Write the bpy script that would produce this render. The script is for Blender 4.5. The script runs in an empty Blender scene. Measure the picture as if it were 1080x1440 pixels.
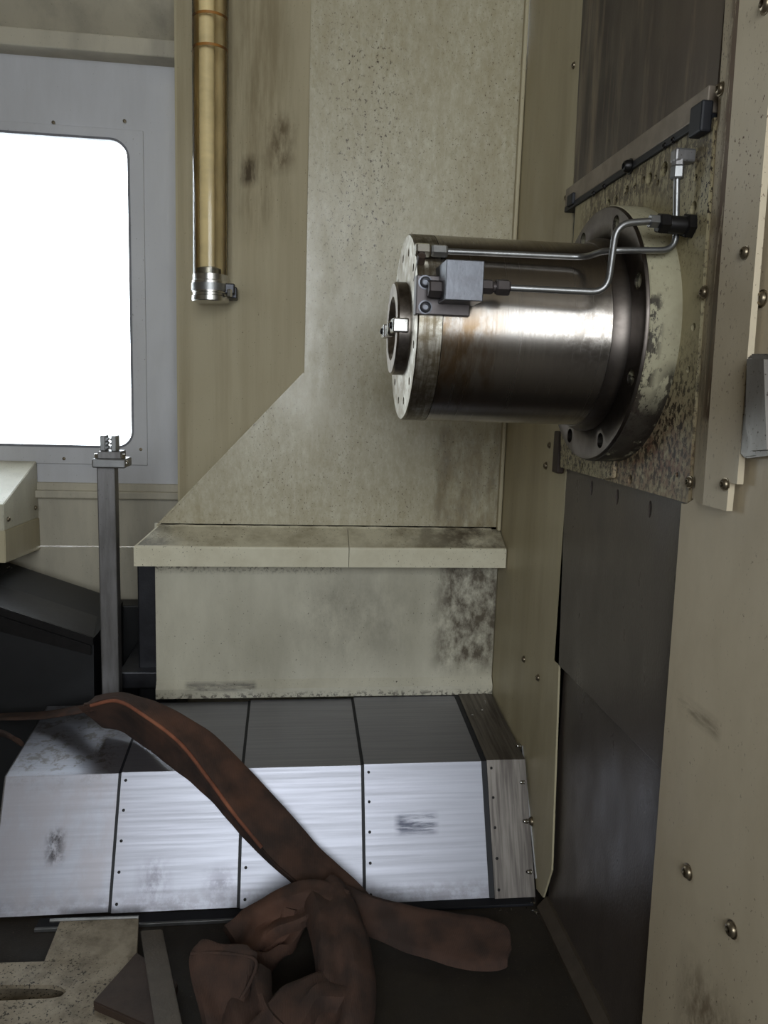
import bpy, bmesh, math, random
from mathutils import Vector, Matrix, noise
random.seed(7)
S = bpy.context.scene
COL = S.collection

# ------------------------------------------------------------------ camera
F = 1100.0                                   # focal length in pixels of a 1080 x 1440 frame
CAM = Vector((0, 0, 1.10))
_d = Vector(((408-540)/F, (550-720)/F, 1)).normalized()
_r = Vector(((9500-540)/F, (840-720)/F, 1)); _r = (_r - _d*_r.dot(_d)).normalized()
_n = _d.cross(_r)                            # image-down axis
# rows: world axes expressed in (image right, image down, forward)
cam = bpy.data.cameras.new('camera'); camo = bpy.data.objects.new('camera', cam); COL.objects.link(camo)
cam.sensor_fit = 'VERTICAL'; cam.sensor_height = 36.0; cam.lens = 36.0*F/1440.0
cam.clip_start = 0.02
ax = Vector((_r[0], _d[0], -_n[0])); ay = Vector((_r[1], _d[1], -_n[1])); az = Vector((_r[2], _d[2], -_n[2]))
camo.matrix_world = Matrix(((ax.x, -ay.x, -az.x, CAM.x), (ax.y, -ay.y, -az.y, CAM.y), (ax.z, -ay.z, -az.z, CAM.z), (0, 0, 0, 1)))
S.camera = camo

def ray(u, v):
    c = Vector(((u-540)/F, (v-720)/F, 1)); return Vector((c.dot(_r), c.dot(_d), -c.dot(_n)))
def PY(u, v, Y): q = ray(u, v); return CAM + q*(Y/q.y)
def PX(u, v, X): q = ray(u, v); return CAM + q*(X/q.x)
def PZ(u, v, Z): q = ray(u, v); return CAM + q*((Z-CAM.z)/q.z)

# ------------------------------------------------------------------ world and light
w = bpy.data.worlds.new('daylight'); S.world = w; w.use_nodes = True
bg = w.node_tree.nodes['Background']; bg.inputs[0].default_value = (0.90, 0.96, 1.0, 1); bg.inputs[1].default_value = 6.6
S.view_settings.view_transform = 'Standard'; S.view_settings.look = 'None'
S.view_settings.gamma = 1.0; S.view_settings.use_curve_mapping = False
S.view_settings.exposure = 0.42
def portal(name, loc, rot, sx, sy):
    l = bpy.data.lights.new(name, 'AREA'); l.shape = 'RECTANGLE'; l.size = sx; l.size_y = sy
    l.cycles.is_portal = True
    o = bpy.data.objects.new(name, l); COL.objects.link(o); o.location = loc; o.rotation_euler = rot
portal('operator_door_offscreen', (-0.10, -1.62, 1.68), (math.radians(90), 0, 0), 1.4, 1.44)
portal('window_daylight', (-.84, 2.56, 1.36), (math.radians(-90), 0, 0), .8, 0.95)

# ------------------------------------------------------------------ materials
def col(r, g, b): 
    f = lambda c: ((c/255.0+0.055)/1.055)**2.4 if c > 10 else c/255.0/12.92
    return (f(r), f(g), f(b), 1)
class NT:
    def __init__(s, name):
        s.m = bpy.data.materials.new(name); s.m.use_nodes = True; s.t = s.m.node_tree
        s.p = s.t.nodes['Principled BSDF']; s.pos = None
    def n(s, k, **kw):
        o = s.t.nodes.new(k)
        for a, v in kw.items(): setattr(o, a, v)
        return o
    def l(s, a, b): s.t.links.new(a, b)
    def position(s):
        if not s.pos: s.pos = s.n('ShaderNodeNewGeometry').outputs['Position']
        return s.pos
    def noise(s, scale=(1,1,1), detail=4, rough=0.55, dist=0):
        mp = s.n('ShaderNodeMapping'); s.l(s.position(), mp.inputs[0]); mp.inputs['Scale'].default_value = scale
        t = s.n('ShaderNodeTexNoise'); t.inputs['Scale'].default_value = 1; t.inputs['Detail'].default_value = detail
        t.inputs['Roughness'].default_value = rough; t.inputs['Distortion'].default_value = dist
        s.l(mp.outputs[0], t.inputs[0]); return t.outputs[0]
    def ramp(s, v, lo, hi, a=0.0, b=1.0):
        r = s.n('ShaderNodeMapRange', clamp=True); s.l(v, r.inputs[0])
        r.inputs[1].default_value = lo; r.inputs[2].default_value = hi; r.inputs[3].default_value = a; r.inputs[4].default_value = b
        return r.outputs[0]
    def math(s, op, a, b):
        m = s.n('ShaderNodeMath', operation=op, use_clamp=False)
        for i, x in enumerate((a, b)):
            if isinstance(x, (int, float)): m.inputs[i].default_value = x
            else: s.l(x, m.inputs[i])
        return m.outputs[0]
    def axis(s, i):
        x = s.n('ShaderNodeSeparateXYZ'); s.l(s.position(), x.inputs[0]); return x.outputs[i]
    def box(s, x=None, y=None, z=None, soft=0.05):
        """soft mask of a stain: product of per-axis windows"""
        out = None
        for i, rg in enumerate((x, y, z)):
            if rg is None: continue
            a = s.axis(i)
            v = s.math('MULTIPLY', s.ramp(a, rg[0]-soft, rg[0]+soft), s.ramp(a, rg[1]-soft, rg[1]+soft, 1, 0))
            out = v if out is None else s.math('MULTIPLY', out, v)
        return out
    def mix(s, fac, a, b):
        m = s.n('ShaderNodeMix', data_type='RGBA')
        if isinstance(fac, (int, float)): m.inputs[0].default_value = fac
        else: s.l(fac, m.inputs[0])
        for i, x in ((6, a), (7, b)):
            if isinstance(x, tuple): m.inputs[i].default_value = x
            else: s.l(x, m.inputs[i])
        return m.outputs[2]
    def bump(s, h, strength=0.2, dist=0.002):
        b = s.n('ShaderNodeBump'); b.inputs['Strength'].default_value = strength; b.inputs['Distance'].default_value = dist
        s.l(h, b.inputs['Height']); s.l(b.outputs[0], s.p.inputs['Normal'])

def paint(name, base, dirty, rough=0.45, amount=0.5, streak=(9,9,1.5), speck=0.0, speckcol=None, regions=(), metal=0.0, bump=0.1, scr=0.0, spec=0.5, lo=.42):
    """painted or bare sheet metal: cloudy soiling, run-down streaks, chip specks, local stains (mask box, colour, strength, grain)"""
    t = NT(name)
    c = t.mix(t.math('MULTIPLY', t.ramp(t.noise(streak, 6, .65), lo, .72), amount), base, dirty)
    big = t.ramp(t.noise((2.3,2.3,1.7), 3), .35, .7, 0, amount*.5)
    c = t.mix(big, c, dirty)
    rsum = None
    for (bx, cc, st, grain) in regions:
        m = t.box(soft=bx.get('soft', .05), **{k: v for k, v in bx.items() if k not in ('soft', 'th')})
        g = t.ramp(t.noise(grain, 8, .7), *bx.get('th', (.36, .58)))
        f = t.math('MULTIPLY', t.math('MULTIPLY', m, g), st)
        c = t.mix(f, c, cc)
    if speck > 0:
        sp = t.ramp(t.noise((210,210,150), 5, .6), .70-speck*.2, .73-speck*.2)
        zone = t.ramp(t.noise((5,5,4), 3), .38, .56)
        c = t.mix(t.math('MULTIPLY', sp, zone), c, speckcol or dirty)
    t.l(c, t.p.inputs['Base Color'])
    t.p.inputs['Metallic'].default_value = metal
    t.p.inputs['Specular IOR Level'].default_value = spec
    t.l(t.ramp(t.noise((14,14,6), 5), .3, .7, rough-.08, rough+.14), t.p.inputs['Roughness'])
    if bump: t.bump(t.noise((220,220,160), 4), bump, .0015)
    return t.m

def plain(name, c, rough=.5, metal=0.0, bump=0.0, bs=(200,200,200), var=.25, vs=(30,30,30)):
    t = NT(name); d = tuple(x*(1-var) for x in c[:3]) + (1,)
    t.l(t.mix(t.ramp(t.noise(vs, 5), .35, .65), c, d), t.p.inputs['Base Color'])
    t.p.inputs['Roughness'].default_value = rough; t.p.inputs['Metallic'].default_value = metal
    if bump: t.bump(t.noise(bs, 4), bump, .002)
    return t.m

M = {}
CREAM = col(208,202,178); CREAM_D = col(140,126,98); RUST = col(74,52,38); OIL = col(52,44,34)
M['cream_back'] = paint('cream_back', col(212,208,186), col(150,138,108), .30, .55, (7,7,1.1), .45, col(96,82,60), spec=.5, regions=[
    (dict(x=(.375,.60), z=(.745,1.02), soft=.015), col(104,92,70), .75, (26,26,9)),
    (dict(x=(-1,1)), col(158,144,108), .4, (46,46,22)),
    (dict(x=(-1,1)), col(146,128,94), .3, (90,90,50)),
    (dict(x=(.08,.27), z=(1.38,1.95), soft=.05, th=(.57,.61)), col(74,60,44), .95, (120,120,90)),
    (dict(x=(.04,.50), z=(1.0,2.1), soft=.05, th=(.635,.66)), col(84,70,52), .9, (130,130,110))])
M['cream_apron'] = paint('cream_apron', col(212,207,188), col(132,126,106), .35, .45, (5,5,2), .3, col(70,60,48), regions=[
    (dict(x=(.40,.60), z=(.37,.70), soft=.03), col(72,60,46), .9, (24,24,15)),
    (dict(x=(.03,.34), z=(.42,.62), soft=.08), col(128,122,108), .7, (9,9,5)),
    (dict(x=(-.40,.14), z=(.640,.70), soft=.014, th=(.52,.56)), col(60,50,38), .9, (120,120,120)),
    (dict(x=(-.26,-.08), z=(.320,.338), soft=.006), col(66,64,66), .8, (12,12,60)),
    (dict(x=(-.40,.60), z=(.28,.312), soft=.006, th=(.50,.55)), col(70,64,54), .8, (70,70,70))])
M['cream_ledge'] = paint('cream_ledge', col(216,209,184), col(128,114,86), .4, .75, (12,12,12), .35, col(70,58,40), regions=[
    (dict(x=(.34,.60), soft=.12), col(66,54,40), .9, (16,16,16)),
    (dict(x=(-.42,-.28), soft=.03), col(96,92,84), .7, (20,20,20))])
M['cream_lip'] = paint('cream_lip', col(222,216,192), col(176,164,134), .4, .4, (12,12,12), .35, col(80,66,48))
M['cream_side'] = paint('cream_side', col(196,185,156), col(146,130,98), .5, .55, (11,11,.8), .12, col(70,54,36), regions=[
    (dict(x=(-.155,-.02), z=(1.5,2.4), soft=.05), col(112,98,68), .5, (34,34,4)),
    (dict(x=(-.13,-.09), z=(1.615,1.68), soft=.012), col(70,56,38), .9, (40,40,12)),
    (dict(x=(-.06,-.005), z=(1.64,1.76), soft=.02), col(96,80,56), .8, (40,40,18))])
M['cream_strip'] = paint('cream_strip', col(196,186,156), col(152,138,106), .42, .5, (9,9,.9), .1, col(60,46,34))
M['cream_right'] = paint('cream_right', col(206,192,166), col(166,150,122), .5, .4, (6,6,3), .22, col(88,66,48), regions=[
    (dict(y=(.72,.90), z=(.22,.36), soft=.03), col(110,92,70), .8, (40,40,22)),
    (dict(y=(.88,.99), z=(.68,.70), soft=.008), col(120,104,82), .7, (10,10,50))])
M['cream_angle'] = paint('cream_angle', col(210,197,172), col(166,150,122), .5, .4, (6,6,3), .4, col(104,80,60))
M['cream_chipped'] = paint('cream_chipped', col(210,197,172), col(160,142,112), .5, .4, (6,6,3), .5, col(96,72,52), regions=[
    (dict(x=(.525,.5425), z=(1.08,2.2), soft=.004, th=(.40,.46)), col(104,76,54), .95, (90,60,14)),
    (dict(x=(.53,.56), z=(1.05,1.25), soft=.03, th=(.50,.54)), col(84,70,54), .9, (60,60,12))])
M['spindle_plate'] = paint('spindle_plate', col(184,174,140), col(130,114,84), .5, .5, (14,14,9), .7, col(48,38,28), regions=[
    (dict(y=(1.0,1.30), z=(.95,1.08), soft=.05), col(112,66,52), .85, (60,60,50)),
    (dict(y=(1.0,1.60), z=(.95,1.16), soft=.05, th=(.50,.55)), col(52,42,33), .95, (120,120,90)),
    (dict(y=(1.0,1.5), z=(1.40,1.5), soft=.03, th=(.46,.52)), col(80,66,46), .8, (110,110,50))])
M['flange_paint'] = paint('flange_paint', col(176,170,144), col(128,120,96), .45, .5, (14,14,14), .5, col(32,26,22), regions=[
    (dict(z=(.9,1.105), soft=.025, th=(.40,.44)), col(36,30,28), .95, (22,16,9)),
    (dict(x=(.532,.60), z=(.95,1.15), soft=.012, th=(.46,.50)), col(34,28,24), .9, (60,40,24)),
    (dict(x=(.49,.518), z=(1.05,1.25), soft=.006, th=(.50,.54)), col(44,36,32), .9, (60,50,30))])
M['wall_paint'] = paint('wall_paint', col(200,200,204), col(166,164,162), .5, .5, (5,5,1), .1, col(90,84,74))
M['wall_low'] = paint('wall_low', col(196,188,168), col(136,130,118), .5, .7, (6,6,1.2), .15, col(70,64,54))
M['dark_unseen'] = paint('dark_unseen', col(120,108,88), col(92,80,62), .6, .4, (3,3,3))  # dark tone for the unseen ceiling and walls, chosen to cut bounce light
M['dark_upper'] = paint('dark_upper', col(62,53,51), col(146,130,110), .42, .8, (24,24,2.6), .1, col(40,34,30), lo=.5)
M['dark_lower'] = paint('dark_lower', col(92,84,78), col(70,62,58), .33, .6, (4,4,3), 0, bump=.25, spec=.5)
M['bed'] = paint('bed', col(46,39,31), col(28,24,20), .6, .7, (8,8,8), .3, col(80,70,58), bump=.4)
M['black'] = plain('black', col(22,22,24), .5)
M['rubber'] = plain('rubber', col(26,27,34), .6)
M['dark_steel'] = plain('dark_steel', col(62,62,66), .38, .7, .15)
M['way_steel'] = plain('way_steel', col(84,90,98), .35, .5)
M['rail_dark'] = plain('rail_dark', col(84,74,63), .5, .2, .2)
M['gasket_grey'] = plain('gasket_grey', col(120,120,126), .5)
M['latch_grey'] = paint('latch_grey', col(158,154,148), col(110,104,98), .4, .6, (20,20,6), .4, col(70,58,48), metal=.3)
M['rail_mid'] = plain('rail_mid', col(150,138,124), .5, .2, .2)
M['grey_steel'] = plain('grey_steel', col(150,150,150), .38, .9, .08)
M['bright_steel'] = plain('bright_steel', col(205,203,198), .25, 1.0)
M['bolt'] = plain('bolt', col(140,128,108), .35, .85)
M['bolt_black'] = plain('bolt_black', col(44,42,42), .4, .7)
M['post'] = paint('post', col(136,134,134), col(90,86,82), .4, .6, (60,60,8), .2, col(60,52,46), metal=.6)
M['block_steel'] = paint('block_steel', col(104,106,112), col(80,78,82), .36, .5, (60,60,60), .1, metal=.75)
M['oxide'] = plain('oxide', col(84,78,78), .38, .6)
M['rubbed_brown'] = plain('rubbed_brown', col(70,56,48), .6, .2, .3)
M['old_tube'] = plain('old_tube', col(246,230,190), .5, 0, 0, vs=(6,6,14), var=.3)
M['amber'] = plain('amber', col(176,128,72), .4)
M['gold'] = plain('gold', col(232,216,178), .35, .3, vs=(20,20,8), var=.3)

def brushed(name, base, dark, rough, stretch, stains=(), metal=1.0, aniso=0.0):
    t = NT(name)
    g = t.noise(stretch, 4, .6)
    c = t.mix(t.ramp(g, .4, .62), base, dark)
    c = t.mix(t.ramp(t.noise((6,6,6), 5, .65), .5, .75, 0, .35), c, dark)
    for (bx, cc, st, grain) in stains:
        m = t.box(soft=bx.get('soft', .03), **{k: v for k, v in bx.items() if k not in ('soft', 'th')})
        c = t.mix(t.math('MULTIPLY', t.math('MULTIPLY', m, t.ramp(t.noise(grain, 7, .7), *bx.get('th', (.4, .56)))), st), c, cc)
    t.l(c, t.p.inputs['Base Color']); t.p.inputs['Metallic'].default_value = metal
    t.l(t.ramp(g, .3, .7, rough-.02, rough+.04), t.p.inputs['Roughness'])
    t.bump(g, .03, .001)
    return t.m
M['body'] = brushed('body', col(158,152,146), col(148,142,136), .24, (260,4,4), [
    (dict(x=(.20,.30), z=(1.10,1.22), soft=.02), col(120,96,66), .8, (30,12,12)),
    (dict(x=(.40,.50), z=(1.15,1.25), soft=.03), col(90,82,74), .6, (90,90,90))])
M['cap'] = brushed('cap', col(186,182,172), col(130,122,110), .42, (200,20,20), [(dict(z=(1.0,1.4)), col(104,92,70), .7, (40,50,50))])
M['flange_face'] = brushed('flange_face', col(104,97,92), col(90,83,78), .38, (20,30,30))
M['nose'] = brushed('nose', col(168,160,152), col(130,122,116), .30, (60,60,60))
M['cover_front'] = brushed('cover_front', col(158,159,168), col(151,152,160), .42, (3,150,150), [
    (dict(x=(.25,.34), z=(.13,.165), soft=.008), col(70,72,84), .95, (8,60,90)),
    (dict(x=(-.70,.60), z=(-.01,.035), soft=.015), col(120,116,120), .5, (50,50,50)),
    (dict(x=(-.62,-.36), z=(0,.26), soft=.03), col(150,146,150), .7, (14,14,4)),
    (dict(x=(-.50,-.47), z=(.095,.15), soft=.01), col(60,56,58), .9, (60,60,40)),
    (dict(x=(-.60,-.38), y=(1.69,1.99), soft=.03, th=(.50,.58)), col(96,86,70), .6, (34,34,34)),
    (dict(x=(-.16,-.11), z=(.03,.07), soft=.02), col(110,108,116), .8, (30,30,30)),
    (dict(x=(-.30,-.25), z=(.02,.09), soft=.02), col(120,118,126), .8, (40,40,20))], metal=.85)
M['cover_end'] = brushed('cover_end', col(128,122,116), col(96,90,86), .45, (100,5,5), metal=.8)
M['table'] = paint('table', col(172,160,140), col(96,86,70), .55, .8, (22,22,22), .6, col(48,42,34), metal=.2, bump=.5)

# webbing sling
def webbing(name, a, b, c):
    t = NT(name)
    cc = t.mix(t.ramp(t.noise((16,16,16), 5), .40, .62), a, b)
    cc = t.mix(t.ramp(t.noise((7,7,7), 4), .56, .72, 0, .75), cc, c)
    t.l(cc, t.p.inputs['Base Color']); t.p.inputs['Roughness'].default_value = .85
    wv = t.n('ShaderNodeTexWave'); wv.inputs['Scale'].default_value = 150; wv.inputs['Distortion'].default_value = 1.5
    t.l(t.position(), wv.inputs[0]); t.bump(t.math('ADD', wv.outputs[1], t.noise((120,120,120))), .35, .002)
    return t.m
M['sling'] = webbing('sling', col(78,56,46), col(56,42,36), col(98,67,52))
M['sling_edge_lit'] = webbing('sling_edge_lit', col(150,90,66), col(104,66,50), col(170,110,82))  # orange edge, with light catching the fold painted into the colour

def glassmat(name, tint, mixf, rough=.05):
    t = NT(name); t.t.nodes.remove(t.p)
    tr = t.n('ShaderNodeBsdfTransparent'); tr.inputs[0].default_value = tint
    gl = t.n('ShaderNodeBsdfGlossy'); gl.inputs['Roughness'].default_value = rough
    fr = t.n('ShaderNodeFresnel'); fr.inputs[0].default_value = 1.45
    mx = t.n('ShaderNodeMixShader'); f = t.math('MULTIPLY', fr.outputs[0], mixf)
    t.l(f, mx.inputs[0]); t.l(tr.outputs[0], mx.inputs[1]); t.l(gl.outputs[0], mx.inputs[2])
    t.l(mx.outputs[0], t.t.nodes['Material Output'].inputs[0])
    return t.m
M['pane'] = glassmat('pane', (.97,.99,1,1), .8)
M['tube_glass'] = glassmat('tube_glass', (.99,.95,.84,1), 1.0, .12)

# ------------------------------------------------------------------ geometry helpers
def obj(name, bm, m, parent=None, smooth=None, kind=None):
    if smooth is not None:
        for f in bm.faces: f.smooth = True
    me = bpy.data.meshes.new(name)
    if parent is not None: bmesh.ops.translate(bm, verts=bm.verts, vec=-world_loc(parent))
    bmesh.ops.recalc_face_normals(bm, faces=bm.faces)
    bm.to_mesh(me); bm.free()
    if smooth is not None: me.set_sharp_from_angle(angle=math.radians(smooth))
    me.materials.append(M[m])
    o = bpy.data.objects.new(name, me); COL.objects.link(o)
    if parent is not None: o.parent = parent
    if kind: o['kind'] = kind
    return o
def world_loc(o):
    v = Vector(o.location)
    while o.parent: o = o.parent; v += o.location
    return v
def tag(o, label, cat, group=None):
    o['label'] = label; o['category'] = cat
    if group: o['group'] = group
    return o
def thing(name, label, cat, loc, group=None):
    o = bpy.data.objects.new(name, None); COL.objects.link(o); o.location = loc; o.empty_display_size = .05
    return tag(o, label, cat, group)
def struct(o): o['kind'] = 'structure'; return o

def add_box(bm, a, b, bev=0.0):
    (x0,y0,z0), (x1,y1,z1) = a, b
    t = bmesh.new()
    v = [t.verts.new(p) for p in ((x0,y0,z0),(x1,y0,z0),(x1,y1,z0),(x0,y1,z0),(x0,y0,z1),(x1,y0,z1),(x1,y1,z1),(x0,y1,z1))]
    for f in ((0,1,2,3),(4,5,6,7),(0,1,5,4),(1,2,6,5),(2,3,7,6),(3,0,4,7)): t.faces.new([v[i] for i in f])
    if bev: bmesh.ops.bevel(t, geom=t.edges[:], offset=bev, segments=2, affect='EDGES', profile=.5)
    merge(bm, t)
def merge(bm, t):
    me = bpy.data.meshes.new('tmp'); t.to_mesh(me); t.free(); bm.from_mesh(me); bpy.data.meshes.remove(me)
def box(a, b, bev=0.0): bm = bmesh.new(); add_box(bm, a, b, bev); return bm
def prism(pts, vec, bev=0.0):
    bm = bmesh.new(); vec = Vector(vec)
    a = [bm.verts.new(p) for p in pts]; b = [bm.verts.new(Vector(p)+vec) for p in pts]
    bm.faces.new(a); bm.faces.new(b[::-1]); n = len(pts)
    for i in range(n): bm.faces.new((a[i], a[(i+1)%n], b[(i+1)%n], b[i]))
    if bev: bmesh.ops.bevel(bm, geom=bm.edges[:], offset=bev, segments=2, affect='EDGES')
    return bm
def frame_of(n):
    n = Vector(n).normalized(); a = Vector((0,0,1)) if abs(n.z) < .9 else Vector((1,0,0))
    x = a.cross(n).normalized(); return x, n.cross(x), n
def lathe(base, axis, prof, seg=48, ang0=0.0, close=True):
    """prof: list of (radius, height along axis)"""
    bm = bmesh.new(); x, y, n = frame_of(axis); base = Vector(base); rings = []
    for r, h in prof:
        if r < 1e-6: rings.append([bm.verts.new(base+n*h)])
        else: rings.append([bm.verts.new(base+n*h+(x*math.cos(ang0+2*math.pi*i/seg)+y*math.sin(ang0+2*math.pi*i/seg))*r) for i in range(seg)])
    for A, B in zip(rings, rings[1:]):
        for i in range(seg):
            j = (i+1) % seg
            if len(A) == 1 and len(B) == 1: continue
            if len(A) == 1: bm.faces.new((A[0], B[i], B[j]))
            elif len(B) == 1: bm.faces.new((A[i], A[j], B[0]))
            else: bm.faces.new((A[i], A[j], B[j], B[i]))
    return bm
def crom(P, n):
    out = []; P = [Vector(p) for p in P]; Q = [2*P[0]-P[1]] + P + [2*P[-1]-P[-2]]
    for i in range(1, len(Q)-2):
        for k in range(n):
            t = k/n; a, b, c, d = Q[i-1:i+3]
            out.append(.5*((2*b)+(c-a)*t+(2*a-5*b+4*c-d)*t*t+(3*b-a-3*c+d)*t**3))
    out.append(P[-1]); return out
def rounded(P, r, n=6):
    """polyline with filleted corners"""
    P = [Vector(p) for p in P]; out = [P[0]]
    for a, b, c in zip(P, P[1:], P[2:]):
        u = (a-b).normalized(); v = (c-b).normalized(); rr = min(r, (a-b).length*.45, (c-b).length*.45)
        s, e = b+u*rr, b+v*rr
        for k in range(n+1):
            t = k/n; out.append(s*(1-t)**2 + b*2*t*(1-t) + e*t*t)
    out.append(P[-1]); return out
def tube(pts, r, seg=14):
    bm = bmesh.new(); rings = []; pts = [Vector(p) for p in pts]; up = Vector((0.13,0.31,1)).normalized()
    for i, p in enumerate(pts):
        t = (pts[min(i+1, len(pts)-1)]-pts[max(i-1, 0)]).normalized()
        x = up.cross(t)
        if x.length < .05: x = Vector((1,0,0)).cross(t)
        x.normalize(); y = t.cross(x); up = y
        rings.append([bm.verts.new(p+(x*math.cos(2*math.pi*k/seg)+y*math.sin(2*math.pi*k/seg))*r) for k in range(seg)])
    for A, B in zip(rings, rings[1:]):
        for i in range(seg): bm.faces.new((A[i], A[(i+1)%seg], B[(i+1)%seg], B[i]))
    bm.faces.new(rings[0]); bm.faces.new(rings[-1][::-1]); return bm
def cut(o, cutter_bm):
    """subtract a cutter mesh from an object and bake the result"""
    me = bpy.data.meshes.new('cutter'); bmesh.ops.translate(cutter_bm, verts=cutter_bm.verts, vec=-world_loc(o))
    bmesh.ops.recalc_face_normals(cutter_bm, faces=cutter_bm.faces); cutter_bm.to_mesh(me); cutter_bm.free()
    c = bpy.data.objects.new('cutter', me); COL.objects.link(c)
    if o.parent: c.parent = o.parent; c.location = o.location
    else: c.location = o.location
    md = o.modifiers.new('b', 'BOOLEAN'); md.operation = 'DIFFERENCE'; md.object = c; md.solver = 'EXACT'
    bpy.context.view_layer.update()
    ev = o.evaluated_get(bpy.context.evaluated_depsgraph_get()); new = bpy.data.meshes.new_from_object(ev)
    o.modifiers.clear(); old = o.data; o.data = new; bpy.data.meshes.remove(old)
    bpy.data.objects.remove(c); bpy.data.meshes.remove(me)
    return o
def join(*bms):
    b = bms[0]
    for t in bms[1:]: merge(b, t)
    return b

_bolt = {}
def bolt(parent, p, n, r=.006, m='bolt', name='screw', hexsock=True, h=None):
    """button-head socket screw standing on point p"""
    key = (r, m, hexsock, h)
    if key not in _bolt:
        H = h or r*.75
        bm = lathe((0,0,0), (0,0,1), [(r*1.25,-.001),(r*1.25,r*.12),(r,r*.14),(r*.97,H*.55),(r*.75,H*.92),(r*.5,H)], 14)
        if hexsock: 
            merge(bm, lathe((0,0,0), (0,0,1), [(r*.5,H),(r*.46,H*.4),(0,H*.4)], 14))
        else: merge(bm, lathe((0,0,0), (0,0,1), [(r*.5,H),(0,H*1.06)], 14))
        bmesh.ops.remove_doubles(bm, verts=bm.verts, dist=1e-5)
        for f in bm.faces: f.smooth = True
        me = bpy.data.meshes.new(name); bmesh.ops.recalc_face_normals(bm, faces=bm.faces); bm.to_mesh(me); bm.free()
        me.set_sharp_from_angle(angle=math.radians(40)); me.materials.append(M[m]); _bolt[key] = me
    o = bpy.data.objects.new(name, _bolt[key]); COL.objects.link(o)
    o.rotation_euler = Vector((0,0,1)).rotation_difference(Vector(n)).to_euler()
    if parent is not None: o.parent = parent; o.location = Vector(p)-world_loc(parent)
    else: o.location = p
    return o
def hexnut(a, b, r, m, parent, name='nut'):
    a, b = Vector(a), Vector(b); L = (b-a).length
    return obj(name, lathe(a, b-a, [(0,0),(r*.86,0),(r,L*.12),(r,L*.88),(r*.86,L),(0,L)], 6, .3), m, parent)

# ================================================================== the shell of the work area
XR = .56; YW = 2.5; ZC = 2.45
struct(obj('floor', box((-2.2,-1.6,-.06), (.66,2.6,0)), 'bed'))
ce = obj('ceiling', box((-2.2,-1.6,ZC), (.70,2.6,ZC+.04)), 'dark_unseen'); struct(ce)
struct(obj('wall_right_blocker', box((.66,-1.6,-.06), (.70,2.6,ZC)), 'bed'))  # added behind the side panels to stop sky light leaking between them
struct(obj('wall_left', box((-2.24,-1.6,0), (-2.2,2.6,ZC)), 'dark_unseen'))
wf = obj('wall_front', box((-2.2,-1.64,0), (.66,-1.6,ZC)), 'dark_unseen'); struct(wf)

cut(wf, box((-.80,-1.8,.96), (.60,-1.4,2.40)))      # the open operator door behind the camera
# wall with the window: sheet with a rectangular opening, lower bands as pieces
wl, wr, wb, wt = -1.20, PY(184,400,YW).x, PY(100,627,YW).z, PY(100,193,YW).z
wall = obj('wall_back', box((-2.2,YW,.80), (.70,YW+.03,2.12)), 'wall_paint'); struct(wall)
cut(wall, box((wl-.02,YW-.1,wb-.02), (wr+.02,YW+.1,wt+.02)))
z1 = PY(100,694,YW).z; z2 = PY(100,769,YW).z
obj('band', box((-2.2,YW-.012,z1), (.70,YW+.03,.80), .004), 'wall_low', wall)
obj('band', box((-2.2,YW-.004,z2+.004), (.70,YW+.03,z1+.004)), 'wall_low', wall)
obj('band', box((-2.2,YW-.006,0), (.70,YW+.03,z2), .002), 'wall_low', wall)
obj('band_lip', box((-2.2,YW-.03,z1-.012), (.70,YW,z1+.012), .004), 'wall_low', wall)
# sloped sheet above the rail, leaning into the work area
zr = PY(120,62,YW-.06).z
rail = obj('trim_1', box((-2.2,YW-.07,zr-.020), (-.24,YW+.02,zr+.026), .004), 'wall_low'); struct(rail)
struct(obj('wall_upper', prism([(-2.2,YW,zr+.02),(-2.2,YW-.42,ZC),(-2.2,YW-.39,ZC),(-2.2,YW+.03,zr+.02)], (2.0,0,0)), 'wall_low'))

# window: framed plate with a rounded opening, gasket and pane
def rrect(x0, x1, z0, z1, r, n=8):
    P = []
    for cx, cz, a in ((x1-r,z1-r,0),(x0+r,z1-r,90),(x0+r,z0+r,180),(x1-r,z0+r,270)):
        for k in range(n+1): t = math.radians(a+90*k/n); P.append((cx+r*math.cos(t), cz+r*math.sin(t)))
    return P
win = obj('window_1', box((wl-.05,YW-.008,wb-.055), (wr+.043,YW+.0005,wt+.030), .002), 'wall_paint'); struct(win)
cut(win, prism([(x,YW-.05,z) for x, z in rrect(wl,wr,wb,wt,.05)], (0,.1,0)))
def ringprism(po, pi, y0, y1):
    bm = bmesh.new(); n = len(po); V = [[bm.verts.new((x,y,z)) for x, z in p] for p in (po, pi) for y in (y0, y1)]
    for i in range(n):
        j = (i+1) % n
        for A, B in ((0,1),(1,3),(3,2),(2,0)): bm.faces.new((V[A][i],V[A][j],V[B][j],V[B][i]))
    return bm
obj('gasket', ringprism(rrect(wl-.004,wr+.004,wb-.004,wt+.004,.054), rrect(wl+.003,wr-.003,wb+.003,wt-.003,.047), YW-.010, YW+.010), 'gasket_grey', win, 40)
obj('pane', prism([(x,YW+.002,z) for x, z in rrect(wl-.01,wr+.01,wb-.01,wt+.01,.05)], (0,.006,0)), 'pane', win)
for uu, vv in ((175,170),(75,172),(198,632),(90,645)):
    q = PY(uu,vv,YW-.008); bolt(win, q, (0,-1,0), .004, 'bolt')

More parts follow.
